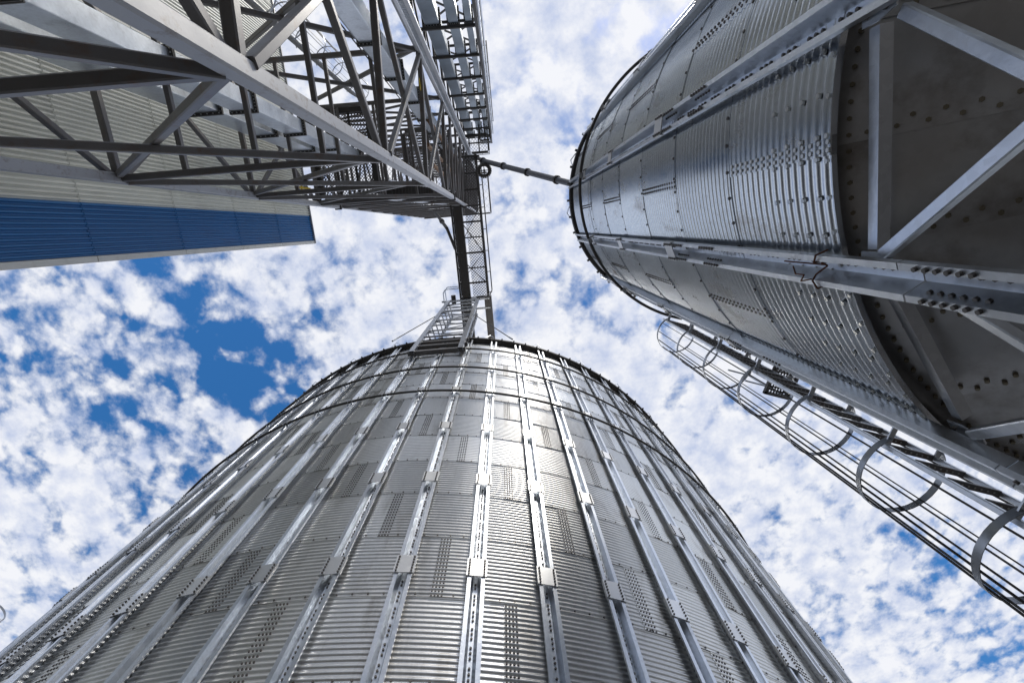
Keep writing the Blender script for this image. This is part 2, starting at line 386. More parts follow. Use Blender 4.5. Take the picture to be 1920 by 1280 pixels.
for i in range(40): m.f.append((2*i, 2*i+2, 2*i+3, 2*i+1))
m.build('rear_wall', M['galv2'], hop, smooth=True)
m = MB()
for i in range(61):
    th = R_(-165) + R_(195) * i / 60; m.v.append(cyl(th, HR - 0.015, HTOP - 0.4)); m.v.append(cyl(th, HR - 0.015, HTOP))
for i in range(60): m.f.append((2*i, 2*i+2, 2*i+3, 2*i+1))
m.build('top_strip', M['galv2'], hop, smooth=True)
CW, CD, CB = 0.185, 0.115, 0.075
ctiers = [(-EYE, 2.05), (2.05, 4.97), (4.97, 7.12), (7.12, 9.28), (9.28, HTOP - EYE - 0.03)]
hplate = plate_mesh('splice_plate', HR + 0.008, 0.205, CD, 0.22, M['plate'])
q = MB()
for sx in (-1, 1):
    for i in range(4): q.hexb((sx * 0.08, -(HR + CD + 0.022), -0.08 + i * 0.053), (0, -1, 0), 0.012, 0.012)
hplate_b = q.mesh('plate_bolts', M['bolt'])
colm = {}
def col_bolts(R, length, lower):
    m = MB(); z = 0.15
    while z < length - 0.15:
        for q in (0, 0.055, 0.11): m.hexb((0.0 + (0.012 if lower else 0), -(R + 0.010), min(z + q, length - 0.05)), (0, -1, 0), 0.0115, 0.013)
        z += 0.24
    if lower:                                       # joint bolts on the flanges
        for zz in (length - 0.35, length - 1.05):
            for sx in (-0.076, -0.05, 0.05, 0.076):
                for q in range(6): m.hexb((sx, -(R + (CD if abs(sx) > 0.06 else CD * 0.62)), zz + q * 0.05), (0, -1, 0), 0.0115, 0.014)
    return m.mesh('rib_bolts', M['bolt'])
for i, th in enumerate(hth):
    for t, (a, b) in enumerate(ctiers):
        w = CW * (1.04 if t < 2 else 1.0); d = CD
        me = hat_mesh('column', HR + 0.008, w, d, CB, b - a - 0.008, M['section'])
        o = obj('column', me, hop, (0, 0, a + EYE), th)
        obj('rib_bolts', col_bolts(HR + 0.008, b - a, t < 2), o, kind='stuff')
    for h in (4.97, 7.12, 9.28):
        o = obj('splice_plate', hplate, hop, (0, 0, h + EYE), th); obj('plate_bolts', hplate_b, o, kind='stuff')
w = ring(HR + 0.165, 9.52 + EYE, 0.030, R_(-165), R_(5), 70, 8).build('wind_ring', M['dark'], hop, smooth=True)
cl = MB()
for th in hth: cl.bar(cyl(th, HR + 0.10, 9.46 + EYE), cyl(th, HR + 0.20, 9.46 + EYE), 0.10, 0.03)
cl.build('ring_clips', M['section'], w, kind='stuff')
roof(hop, HR, HTOP, 0.075, R_(28), 44, M['galv2'], M['dark'], thick=0.10)
for d_ in (-70, -96, -135):
    th = R_(d_); q = MB(); q.path([cyl(th - 0.05, HR + 0.1, HTOP + 0.02), cyl(th, HR + 0.14, HTOP + 0.26), cyl(th + 0.05, HR + 0.1, HTOP + 0.02)], 0.013)
    q.build('lifting_loop', M['section'], hop)
# cone of lapped, bolted sheets
CZ, CR, SL = 2.72 + EYE, HR - 0.03, math.tan(R_(45))
ct = R_(13.25)
m = MB(); rows, cols = 10, 6
for i in range(rows + 1):
    r = CR + (0.35 - CR) * i / rows
    for j in range(cols + 1):
        t = j / cols; th = (ct + R_(1.6)) * t; lift = 0.012 * (1 - t)
        m.v.append(cyl(th, r + lift * 0.7, CZ - (CR - r) * SL - lift * 0.7))
    m.v.append(cyl(0, r - 0.006, CZ - (CR - r) * SL + 0.006))
cc = cols + 2
for i in range(rows):
    for j in range(cols): a = i * cc + j; m.f.append((a, a + cc, a + cc + 1, a + 1))
    a = i * cc; m.f.append((a + cols + 1, a + cc + cols + 1, a + cc, a))
conem = autosmooth(m.mesh('cone_sheet', M['hopper']), 60)
q = MB(); nc = Vector((0, -0.7071, -0.7071))
for r in [CR - 0.105]:
    for i in range(7):
        th = ct * (i + 0.5) / 7; nn_ = (rad(th) * 0.7071 + Vector((0, 0, -0.7071)))
        q.hexb(cyl(th, r + 0.006, CZ - (CR - r) * SL - 0.006), nn_, 0.012, 0.018)
rr = CR - 0.16; i = 0
while rr > 0.5:
    th = R_(0.9) + (0.028 if i % 2 else 0.0) * (1.0); th = th if i % 2 == 0 else R_(0.9) + 0.04 / rr
    nn_ = rad(th) * 0.7071 + Vector((0, 0, -0.7071)); q.hexb(cyl(th, rr + 0.006, CZ - (CR - rr) * SL - 0.006), nn_, 0.012, 0.018); rr -= 0.042; i += 1
for i in range(8):
    th = ct * (i + 0.5) / 8; q.hexb(cyl(th, CR - 0.012, CZ - 0.05), rad(th) * 0.7071 + Vector((0, 0, -0.7071)), 0.0135, 0.02)
coneb = q.mesh('cone_bolts', M['bolt_b'])
for i in range(27):
    th = R_(-96 + 1.0) + ct * (i - 13)
    o = obj('cone_sheet', conem, hop, (0, 0, 0), th); obj('cone_bolts', coneb, o, kind='stuff')
# ring beams, gussets and X braces between the legs
def leg_pt(th, r, h): return Vector(cyl(th, r, h + EYE))
for i in range(4):
    ta, tb = hth[i], hth[i + 1]
    A, B = leg_pt(ta, 2.53, 2.41), leg_pt(tb, 2.53, 2.41)
    dv = (B - A).normalized(); out = rad((ta + tb) / 2)
    b = MB(); b.sweep(A + dv * 0.06, B - dv * 0.06, [(-0.031, -0.033), (0.031, -0.033), (0.031, 0.033), (-0.031, 0.033)], up=out)
    
    b.build('ring_beam', M['section'], hop)
    for P, Q, s in ((A, B, 1), (B, A, -1)):
        dd = (Q - P).normalized(); c = P + out * 0.055
        gm = MB(); n0 = c - dd * 0.02
        pts = [n0 + Vector((0, 0, 0.035)), n0 + dd * 0.075 + Vector((0, 0, 0.035)), n0 + dd * 0.075 + Vector((0, 0, -0.06)), n0 + dd * 0.05 + Vector((0, 0, -0.16)), n0 + Vector((0, 0, -0.16))]
        vs = pts + [p + out * 0.01 for p in pts]; k5 = 5
        gm.add(vs, [(4, 3, 2, 1, 0), (5, 6, 7, 8, 9)] + [(j, (j + 1) % k5, k5 + (j + 1) % k5, k5 + j) for j in range(k5)])
        go = gm.build('gusset_plate', M['section'], hop)
        gb = MB(); gb.hexb(n0 + dd * 0.035 + Vector((0, 0, 0.0)) + out * 0.008, out, 0.013, 0.016); gb.hexb(n0 + dd * 0.035 + Vector((0, 0, -0.11)) + out * 0.008, out, 0.013, 0.016)
        gb.build('gusset_bolts', M['bolt'], go, kind='stuff')
        br = MB(); p0 = P + dd * 0.05 + Vector((0, 0, -0.13)) + out * (0.0 if s > 0 else 0.075); p1 = Q + Vector((0, 0, -1.60)) + out * (0.0 if s > 0 else 0.075)
        br.beam(p0, p1, 0.060, 0.050, up=out); br.build('diagonal_brace', M['section'], hop)

# rusty tie wires left round the second column
def column_pt(th, x, y, h):
    c, s = math.cos(th), math.sin(th); px, py = x, -(HR + y); return Vector((HC[0] + px * c - py * s, HC[1] + px * s + py * c, h + EYE))
th = hth[3]
tw = MB(); base = [(-0.108, 0.06, 2.63), (-0.108, 0.132, 2.64), (-0.06, 0.136, 2.66), (-0.035, 0.10, 2.67), (0.0, 0.05, 2.63), (0.03, 0.07, 2.65), (0.062, 0.136, 2.60), (0.105, 0.136, 2.57), (0.11, 0.07, 2.56)]
tw.path([column_pt(th, *p) for p in base], 0.0055, 6)
tw.path([column_pt(th, *p) for p in [(-0.05, 0.137, 2.665), (-0.06, 0.16, 2.73), (-0.02, 0.15, 2.70), (-0.03, 0.14, 2.80), (0.01, 0.12, 2.84)]], 0.0045, 6)
tw.path([column_pt(th, *p) for p in [(0.01, 0.06, 2.64), (0.03, 0.10, 2.74), (0.05, 0.14, 2.80), (0.055, 0.15, 2.86)]], 0.0045, 6)
o = tw.build('tie_wire', M['rust']); o['label'] = 'rusty twisted wire tied round the front column of the hopper silo'; o['category'] = 'wire'

# ------------------------------------------------------------------ caged ladder on the hopper silo
def caged_ladder(name, label, base, rotz, h0, h1, half, cage_c, cage_r, hoops, straps, group=None, rung_w=0.05, rail=0.05, perforated=True, mat='section', arms=0.0, strap=0.029):
    """Local frame: ladder in the XZ plane, cage bulges to -Y, wall is at +Y."""
    t = thing(name, label, 'ladder', base, group, rotz)
    for s in (-1, 1):
        MB().beam((s * half, 0, h0), (s * half, 0, h1), rail, 0.04, up=(0, 1, 0)).build('rail', M[mat], t)
    z = h0 + 0.15; rm = MB(); rm.sweep((-half + 0.02, 0, 0), (half - 0.02, 0, 0), [(-rung_w/2, -0.012), (rung_w/2, -0.012), (rung_w/2, 0.012), (rung_w/2 - 0.006, 0.012), (rung_w/2 - 0.006, -0.006), (-rung_w/2 + 0.006, -0.006), (-rung_w/2 + 0.006, 0.012), (-rung_w/2, 0.012)])
    rme = rm.mesh('rung', M['brace' if perforated else mat]); hm = None
    if perforated:
        hb = MB(); nh = 7
        for i in range(nh): x = (-1 + 2 * (i + 0.5) / nh) * (half - 0.05); hb.hexb((x, 0, -0.012), (0, 0, -1), 0.0085, 0.003)
        hm = hb.mesh('rung_studs', M['bolt_l'])
    while z < h1:
        o = obj('rung', rme, t, (0, 0, z))
        if hm: obj('rung_studs', hm, o, kind='stuff')
        z += 0.28
    a_open = math.asin(min(0.999, half / cage_r)); a0, a1 = a_open, 2 * math.pi - a_open
    hmesh = MB(); nseg = 28
    for i in range(nseg + 1):
        a = a0 + (a1 - a0) * i / nseg; dx, dy = math.sin(a), math.cos(a)
        for r, zz in ((cage_r, -strap), (cage_r, strap), (cage_r + 0.006, strap), (cage_r + 0.006, -strap)): hmesh.v.append((r * dx, cage_c + r * dy, zz))
    for i in range(nseg):
        for q in range(4): a = i * 4; b = a + 4; hmesh.f.append((a + q, a + (q + 1) % 4, b + (q + 1) % 4, b + q))
    hmm = autosmooth(hmesh.mesh('cage_hoop', M['hoop']), 40)
    for h in hoops: obj('cage_hoop', hmm, t, (0, 0, h))
    for a in straps:
        a = R_(a); x, y = (cage_r - 0.012) * math.sin(a), cage_c + (cage_r - 0.012) * math.cos(a)
        MB().bar((x, y, min(hoops)), (x, y, max(hoops)), 0.008, 0.018, up=(math.sin(a), math.cos(a), 0)).build('cage_strap', M['dark'], t)
    if arms:
        for h in hoops:
            for s in (-1, 1): MB().bar((s * half, 0.0, h), (s * half, arms, h), 0.05, 0.012).build('standoff_bracket', M['section'], t)
    return t
la = R_(-160.5); lr = 2.85
lp = (HC[0] + lr * math.sin(la), HC[1] - lr * math.cos(la), 0.0)
hoops = [EYE + x for x in (0.45, 1.5, 2.56, 3.60, 4.66, 5.74, 6.84, 7.95, 9.05)]
cl1 = caged_ladder('caged_ladder', 'caged ladder with round hoops up the side of the hopper silo', lp, la, 0.3, EYE + 9.3, 0.24, -0.20, 0.37, hoops, (66, 95, 124, 152, 180, 208, 236, 265, 294), arms=0.22)
# perforated rest platform beside the ladder
pt = thing('rest_platform', 'small perforated rest platform beside the hoops of the caged ladder', 'platform', (lp[0], lp[1], EYE + 6.15), None, la)
pf = MB(); pf.bar((-0.28, 0.08, 0), (-0.28, -0.34, 0), 0.04, 0.05); pf.bar((-0.64, 0.08, 0), (-0.64, -0.34, 0), 0.04, 0.05); pf.bar((-0.26, 0.06, 0), (-0.66, 0.06, 0), 0.04, 0.05); pf.bar((-0.26, -0.32, 0), (-0.66, -0.32, 0), 0.04, 0.05); pf.bar((-0.3, 0.04, 0), (-0.62, -0.30, 0.002), 0.03, 0.02)
pf.build('platform_frame', M['brace'], pt)
gr = MB()
for i in range(9): gr.bar((-0.29 - i * 0.044, 0.07, 0.03), (-0.29 - i * 0.044, -0.33, 0.03), 0.022, 0.006)
for i in range(9): gr.bar((-0.27, 0.06 - i * 0.046, 0.034), (-0.65, 0.06 - i * 0.046, 0.034), 0.022, 0.006)
gr.build('perforated_plate', M['dark'], pt, kind='stuff')
for z in (0.55, 1.1):
    r = MB(); r.path([(-0.28, -0.33, z), (-0.66, -0.33, z), (-0.66, 0.07, z)], 0.014); r.build('guard_rail', M['section'], pt)
for x, y in ((-0.66, -0.33), (-0.66, 0.07)): MB().bar((x, y, 0), (x, y, 1.1), 0.03).build('rail_post', M['section'], pt)

# ------------------------------------------------------------------ cladding building, left
XW = -8.0
bld = thing('metal_clad_building', 'cream ribbed metal building with one blue strip beside its white corner trim', 'building', (XW, 0, 0))
zs = [0.0, 1.5 + EYE, 4.1 + EYE, 6.70 + EYE, 9.30 + EYE, 11.90 + EYE, 14.50 + EYE, 17.1 + EYE, 20.05 + EYE]
def sheet(w, h, mat, pitch=0.0917, d=0.036):
    m = MB(); n = round(w / pitch); pts = []
    for i in range(n):
        y = -w * i / n; p = w / n
        pts += [(0.0, y), (0.0, y - p * 0.34), (d, y - p * 0.5), (d, y - p * 0.84)]
    pts.append((0.0, -w - 0.01))
    for x, y in pts: m.v.append((x, y, -0.02)); 
    k = len(pts)
    for x, y in pts: m.v.append((x - 0.008, y, h))
    for i in range(k - 1): m.f.append((i, k + i, k + i + 1, i + 1))
    for x, y in pts: m.v.append((x - 0.008, y, -0.02))                 # turned lower edge
    for i in range(k - 1): m.f.append((2 * k + i, i, i + 1, 2 * k + i + 1))
    return m.mesh('wall_sheet', mat)
cache = {}
for r in range(8):
    h = round(zs[r + 1] - zs[r], 3)
    for c in range(10):
        key = (h, c == 0)
        if key not in cache: cache[key] = sheet(1.0 if c == 0 else 1.1, h, M['blue' if c == 0 else 'cream'])
        o = obj('wall_sheet', cache[key], bld, (0.004 * (c % 2), -0.10 - (0 if c == 0 else 1.0 + 1.1 * (c - 1)), zs[r] + (0.02 if r else 0)))
        if c == 0: o['label'] = 'deep blue wall sheet'
    t = MB(); t.box((0.002, -0.09, zs[r] + 0.012), (0.042, 0.03, zs[r + 1] - 0.006)); t.box((-0.16, 0.0, zs[r] + 0.012), (0.0, 0.03, zs[r + 1] - 0.006))
    o = t.build('corner_trim', M['white'], bld)
m = MB(); m.box((-0.25, -11.2, zs[-1] - 0.02), (0.07, 0.02, zs[-1] + 0.05)); m.build('roof_flashing', M['paint'], bld)
m = MB(); m.box((-14.0, -11.2, 0.0), (-0.06, -0.03, zs[-1] - 0.1)); m.build('body', M['cream'], bld)
m = MB(); m.add([(-14.1, -11.3, zs[-1] - 0.08), (0.0, -11.3, zs[-1] - 0.03), (0.0, -0.02, zs[-1] - 0.03), (-14.1, -0.02, zs[-1] - 0.08), (-7, -11.3, zs[-1] + 1.2), (-7, -0.02, zs[-1] + 1.2)], [(1, 2, 5, 4), (0, 4, 5, 3), (0, 1, 4), (2, 3, 5)]); m.build('roof', M['paint'], bld)

# ------------------------------------------------------------------ lattice tower
LG = [(-2.01, -1.40), (-6.83, -1.40), (-6.83, -4.70), (-1.80, -4.70)]
TOP = 41.0
tower = thing('lattice_tower', 'tall grey lattice tower, its square legs and cross braces seen from below', 'tower', (-4.4, -3.05, 0))
O = Vector((-4.4, -3.05, -EYE))
def T(p): return Vector(p) - O
SPLH = 20.3
for i, (x, y) in enumerate(LG):
    w = 0.172
    MB().beam(T((x, y, -EYE)), T((x, y, SPLH - 0.05)), w, w, up=(0, 1, 0)).build('leg', M['paint'], tower)
    o = MB().beam(T((x, y, SPLH + 0.05)), T((x, y, TOP)), 0.125, 0.125, up=(0, 1, 0)).build('leg', M['paint'], tower)
    q = MB()
    q.box(T((x - 0.13, y - 0.13, SPLH - 0.05)), T((x + 0.13, y + 0.13, SPLH - 0.015))); q.box(T((x - 0.13, y - 0.13, SPLH + 0.015)), T((x + 0.13, y + 0.13, SPLH + 0.05)))
    q.build('flange', M['dark'], tower)
NODES = [-0.6, 4.15, 8.9, 13.55, 18.2, 20.6, 22.9, 25.2, 27.5, 29.8, 32.1, 34.4, 36.7, 38.8, 40.8]
def P3(i, h, inset=0.0): return Vector((LG[i % 4][0], LG[i % 4][1], h))
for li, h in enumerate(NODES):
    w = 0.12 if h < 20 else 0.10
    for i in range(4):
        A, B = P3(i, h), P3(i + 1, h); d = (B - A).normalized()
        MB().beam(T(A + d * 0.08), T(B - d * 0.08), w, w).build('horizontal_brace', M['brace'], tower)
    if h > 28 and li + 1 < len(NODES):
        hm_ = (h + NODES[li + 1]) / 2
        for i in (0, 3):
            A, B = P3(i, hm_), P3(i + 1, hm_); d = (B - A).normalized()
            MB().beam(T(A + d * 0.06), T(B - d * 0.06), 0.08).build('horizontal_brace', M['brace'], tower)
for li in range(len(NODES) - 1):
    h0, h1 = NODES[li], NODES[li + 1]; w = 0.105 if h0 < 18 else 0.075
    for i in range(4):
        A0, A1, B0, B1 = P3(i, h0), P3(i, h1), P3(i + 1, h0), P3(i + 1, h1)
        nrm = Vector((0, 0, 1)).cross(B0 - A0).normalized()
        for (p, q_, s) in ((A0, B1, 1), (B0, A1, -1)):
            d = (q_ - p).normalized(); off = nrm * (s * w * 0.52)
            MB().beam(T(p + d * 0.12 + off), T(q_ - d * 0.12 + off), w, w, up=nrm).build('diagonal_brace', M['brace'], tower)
# floor joists inside the tower
for h in NODES[2:5] + NODES[6::2]:
    for x in (-5.6, -4.3, -3.1):
        MB().beam(T((x, -1.46, h + 0.002)), T((x, -4.64, h + 0.002)), 0.09, 0.10).build('floor_joist', M['brace'], tower)

def mesh_floor(x0, x1, y0, y1, z, cell, parent, mat, wire=0.012):
    m = MB(); n = int((x1 - x0) / cell); k = int((y1 - y0) / (cell * 0.55))
    for j in range(k):
        ya = y0 + (y1 - y0) * j / k; yb = y0 + (y1 - y0) * (j + 1) / k
        for i in range(n):
            xa = x0 + (x1 - x0) * i / n; s = (x1 - x0) / n
            if j % 2 == 0: m.bar((xa, ya, z), (xa + s / 2, yb, z), wire, 0.012); m.bar((xa + s, ya, z), (xa + s / 2, yb, z), wire, 0.012)
            else: m.bar((xa + s / 2, ya, z), (xa, yb, z), wire, 0.012); m.bar((xa + s / 2, ya, z), (xa + s, yb, z), wire, 0.012)
    return m.build('mesh_floor', mat, parent, kind='stuff')
def platform(name, label, x0, x1, y0, y1, h, cell=0.11, rails=True, joists=2, group=None, mat='brace', beam=0.12, wire=0.016):
    t = thing(name, label, 'platform', ((x0 + x1) / 2, (y0 + y1) / 2, h + EYE), group)
    X, Y = (x1 - x0) / 2, (y1 - y0) / 2
    for a, b in (((-X, -Y), (X, -Y)), ((X, -Y), (X, Y)), ((X, Y), (-X, Y)), ((-X, Y), (-X, -Y))):
        a, b = Vector((*a, 0)), Vector((*b, 0)); d = (b - a).normalized() * beam * 0.5
        MB().beam(a + d, b - d, beam, beam).build('edge_beam', M[mat], t)
    for i in range(joists):
        x = -X + 2 * X * (i + 1) / (joists + 1); MB().beam((x, -Y + beam / 2, 0.0), (x, Y - beam / 2, 0.0), 0.08, 0.09).build('joist', M[mat], t)
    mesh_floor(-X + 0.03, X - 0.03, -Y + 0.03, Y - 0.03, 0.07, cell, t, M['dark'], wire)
    if rails:
        for z in (0.55, 1.1):
            r = MB(); r.path([(-X, -Y, z), (X, -Y, z), (X, Y, z), (-X, Y, z)], 0.02, 6, closed=True); r.build('guard_rail', M[mat], t)
        for i in range(5):
            for y in (-Y, Y): x = -X + 2 * X * i / 4; MB().bar((x, y, beam / 2), (x, y, 1.1), 0.035).build('rail_post', M[mat], t)
    return t
platform('mesh_platform', 'expanded metal platform with dark frame, lowest one inside the lattice tower', -6.72, -4.6, -4.6, -1.52, 18.45, mat='dark', beam=0.2, wire=0.022)
platform('mesh_platform', 'wide mesh platform with guard rail in the middle of the lattice tower', -6.7, -2.1, -4.6, -1.52, 27.55, cell=0.22, joists=4)
platform('mesh_platform', 'mesh platform with guard rail at the very top of the lattice tower', -6.7, -0.9, -4.6, -1.3, 41.1, cell=0.5, joists=3, wire=0.012)
# stair flight inside the tower
st = thing('stair_flight', 'steep steel stair flight with row of treads inside the lattice tower', 'stairs', (-4.3, -1.75, 18.6 + EYE))
a, b = Vector((0, 0, 0)), Vector((2.0, 0, 8.6))
for y in (-0.35, 0.35): MB().beam(a + Vector((0, y, 0)), b + Vector((0, y, 0)), 0.05, 0.2).build('stringer', M['tray'], st)
for i in range(28):
    p = a.lerp(b, (i + 0.5) / 28); MB().bar(p + Vector((0, -0.33, 0)), p + Vector((0, 0.33, 0)), 0.22, 0.03).build('tread', M['dark'], st)
# vertical conveyor casings
def casing(name, label, x0, x1, y0, y1, z0, z1, sec, mat='casing', group=None, flange=0.06):
    t = thing(name, label, 'conveyor', ((x0 + x1) / 2, (y0 + y1) / 2, 0), group); X, Y = (x1 - x0) / 2, (y1 - y0) / 2
    z = z0 + EYE
    while z < z1 + EYE - 0.05:
        e = min(z + sec, z1 + EYE); s = MB(); s.beam((0, 0, z + 0.006), (0, 0, e - 0.006), 2 * X, 2 * Y, up=(0, 1, 0), ch=0.03)
        o = s.build('casing_section', M[mat], t)
        if e < z1 + EYE - 0.1:
            f = MB(); f.box((-X - flange, -Y - flange, e - 0.03), (X + flange, Y + flange, e - 0.007)); f.box((-X - flange, -Y - flange, e + 0.007), (X + flange, Y + flange, e + 0.03))
            fo = f.build('flange', M['dark'], t); q = MB()
            for i in range(6):
                for sy in (-1, 1): q.hexb((-X + 2 * X * i / 5, sy * (Y + flange * 0.5), e - 0.03), (0, 0, -1), 0.014, 0.02)
                for sx in (-1, 1): q.hexb((sx * (X + flange * 0.5), -Y + 2 * Y * i / 5, e - 0.03), (0, 0, -1), 0.014, 0.02)
            q.build('flange_bolts', M['bolt_l'], fo, kind='stuff')
        z = e
    return t
G1 = 'upright elevator casings between tower and building'
casing('elevator_casing', 'pale zinc elevator casing nearest the cream wall, inside the lattice tower', -6.35, -5.72, -3.18, -2.82, -EYE, 18.2, 2.45, group=G1)
casing('elevator_casing', 'pale zinc elevator casing in the middle of the lattice tower, beside the first', -5.45, -4.98, -3.12, -2.80, -EYE, 18.2, 2.45, group=G1)
casing('elevator_casing', 'pale zinc elevator casing at the back of the lattice tower, half hidden', -2.78, -2.36, -4.50, -4.12, 4.0, 40.0, 2.45, group=G1)
G2 = 'upright elevator casings in the narrow frame'
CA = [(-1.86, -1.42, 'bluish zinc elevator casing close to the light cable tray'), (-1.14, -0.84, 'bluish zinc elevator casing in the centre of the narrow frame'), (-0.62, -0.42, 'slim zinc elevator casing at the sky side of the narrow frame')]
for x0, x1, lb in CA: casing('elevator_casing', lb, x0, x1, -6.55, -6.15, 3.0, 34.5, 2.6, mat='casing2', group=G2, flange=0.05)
# narrow support frame round them
fr = thing('casing_tower', 'narrow dark steel frame of thin posts holding upright casings, behind the tower', 'frame', (-1.2, -6.8, 0))
FO = Vector((-1.2, -6.8, -EYE)); FX, FY = (-2.15, -0.28), (-7.9, -5.9)
for x in FX:
    for y in FY: MB().beam(Vector((x, y, -EYE)) - FO, Vector((x, y, 35.2)) - FO, 0.10).build('post', M['dark'], fr)
h = 6.0
while h < 35:
    for y in FY: MB().beam(Vector((FX[0], y, h)) - FO, Vector((FX[1], y, h)) - FO, 0.09).build('cross_beam', M['dark'], fr)
    for x in FX: MB().beam(Vector((x, FY[0], h + 0.003)) - FO, Vector((x, FY[1], h + 0.003)) - FO, 0.085).build('cross_beam', M['dark'], fr)
    MB().beam(Vector((FX[0], FY[0] + 0.06, h)) - FO, Vector((FX[1], FY[0] + 0.06, min(35, h + 2.4))) - FO, 0.06).build('diagonal_brace', M['dark'], fr)
    MB().beam(Vector((FX[1], FY[0] - 0.06, h)) - FO, Vector((FX[0], FY[0] - 0.06, min(35, h + 2.4))) - FO, 0.06).build('diagonal_brace', M['dark'], fr)
    MB().beam(Vector((FX[0] - 0.05, FY[0], h)) - FO, Vector((FX[0] - 0.05, FY[1], min(35, h + 2.4))) - FO, 0.06).build('diagonal_brace', M['dark'], fr)
    h += 2.4
for x in (-0.20, -0.12):
    MB().tube(Vector((x, -6.1, 2)) - FO, Vector((x, -6.1, 33)) - FO, 0.035).build('conduit', M['section'], fr)
platform('mesh_platform', 'small hatched platform overhanging the sky side of the narrow frame', -0.95, -0.32, -7.3, -5.25, 30.3, cell=0.2, joists=1, mat='dark', beam=0.1)
platform('mesh_platform', 'dark platform between the upright casings of the narrow frame, low down', -2.3, -0.4, -7.8, -6.7, 15.2, cell=0.2, rails=False, mat='dark')
platform('mesh_platform', 'dark platform near the head of the narrow frame, beside the cable tray', -2.4, -0.5, -6.1, -5.0, 33.0, cell=0.2, mat='dark', joists=2)
rf = thing('rail_frame', 'thin upright rail frame with spaced rungs on the sky side of the narrow frame', 'railing', (-0.16, -6.3, EYE))
for x in (-0.12, 0.11): MB().tube((x, 0, 18.0), (x, 0, 30.4), 0.022, 6).build('rail', M['dark'], rf)
for i in range(8): MB().tube((-0.12, 0, 18.4 + 1.7 * i), (0.11, 0, 18.4 + 1.7 * i), 0.02, 6).build('rung', M['hoop'], rf)
platform('mesh_platform', 'small railed mesh platform inside the lattice tower just above the yellow tag', -4.2, -2.15, -4.6, -3.0, 23.0, cell=0.2, joists=1)
platform('mesh_platform', 'small railed mesh platform high in the lattice tower beside the cable tray', -4.0, -2.1, -4.6, -2.6, 34.5, cell=0.3, joists=1)
cd = thing('conduit_bundle', 'bundle of thin conduits running up inside the lattice tower', 'conduit', (-3.0, -4.55, EYE))
for i in range(4): MB().tube((-0.15 + 0.1 * i, 0.03 * (i % 2), 2.0), (-0.15 + 0.1 * i, 0.03 * (i % 2), 40.0), 0.018, 6).build('conduit', M['hoop' if i % 2 else 'dark'], cd)
caged_ladder('caged_ladder', 'caged ladder rising inside the lattice tower to its lowest mesh platform', (-4.95, -5.05, 0), R_(35), 0.4, 18.6 + EYE, 0.27, -0.25, 0.40, [EYE + 3.0 + 1.4 * i for i in range(12)], (60, 100, 140, 180, 220, 260, 300), perforated=False, mat='paint', strap=0.025)
# light cable tray on the far right leg
tr = thing('cable_tray', 'light perforated cable tray running up the tower leg beside open sky', 'cable tray', (-1.62, -4.45, 0))
for s, w in ((-0.10, 0.075), (0.09, 0.10)):
    z = 0.5
    while z < 42.0:
        MB().beam((s, 0, z), (s, 0, min(z + 6.0, 42.0) - 0.01), w, 0.07, up=(0, 1, 0)).build('side_rail', M['tray'], tr); z += 6.0
q = MB(); z = 0.5
while z < 36: q.bar((-0.065, 0.0, z), (0.045, 0.0, z), 0.035, 0.02); z += 0.075
q.build('perforated_web', M['section'], tr, kind='stuff')
# ------------------------------------------------------------------ spout pipe to the hopper silo
sp_ = thing('spout_pipe', 'grey grain spout pipe sloping from the tower to the hopper silo roof', 'pipe', (-0.75, -3.5, 26 + EYE))
d = Vector((5.11, 3.04, -11.0)); a = Vector((0, 0, 0))
for i in range(5): MB().tube(a + d * (i / 5 + 0.002), a + d * ((i + 1) / 5 - 0.002), 0.125, 14).build('pipe_section', M['pipe'], sp_, smooth=False)
un = d.normalized()
for t_ in (0.0, 0.2, 0.4, 0.6, 0.8): MB().tube(a + d * t_ - un * 0.05, a + d * t_ + un * 0.05, 0.175, 14).build('collar', M['dark'], sp_)
MB().tube(a, a + Vector((-0.35, -0.35, 1.2)), 0.105, 12).build('elbow', M['brace'], sp_)
MB().beam(a + Vector((-0.35, -0.35, 1.0)), a + Vector((-1.2, -0.7, 3.8)), 0.26, 0.26).build('inlet_box', M['dark'], sp_)
wh = thing('hand_wheel', 'dark round flange wheel hanging below the upper end of the spout pipe', 'wheel', (-0.72, -2.95, 25.4 + EYE))
q = MB(); n = 20
q.path([(0.30 * math.cos(2 * math.pi * i / n), 0.30 * math.sin(2 * math.pi * i / n), 0) for i in range(n)], 0.10, 8, closed=True); q.build('rim', M['dark'], wh)
q = MB()
for i in range(4): c, s = math.cos(i * math.pi / 2), math.sin(i * math.pi / 2); q.bar((0.05 * c, 0.05 * s, 0), (0.28 * c, 0.28 * s, 0), 0.04)
q.tube((0, 0, -0.06), (0, 0, 0.5), 0.06); q.build('spokes', M['dark'], wh)

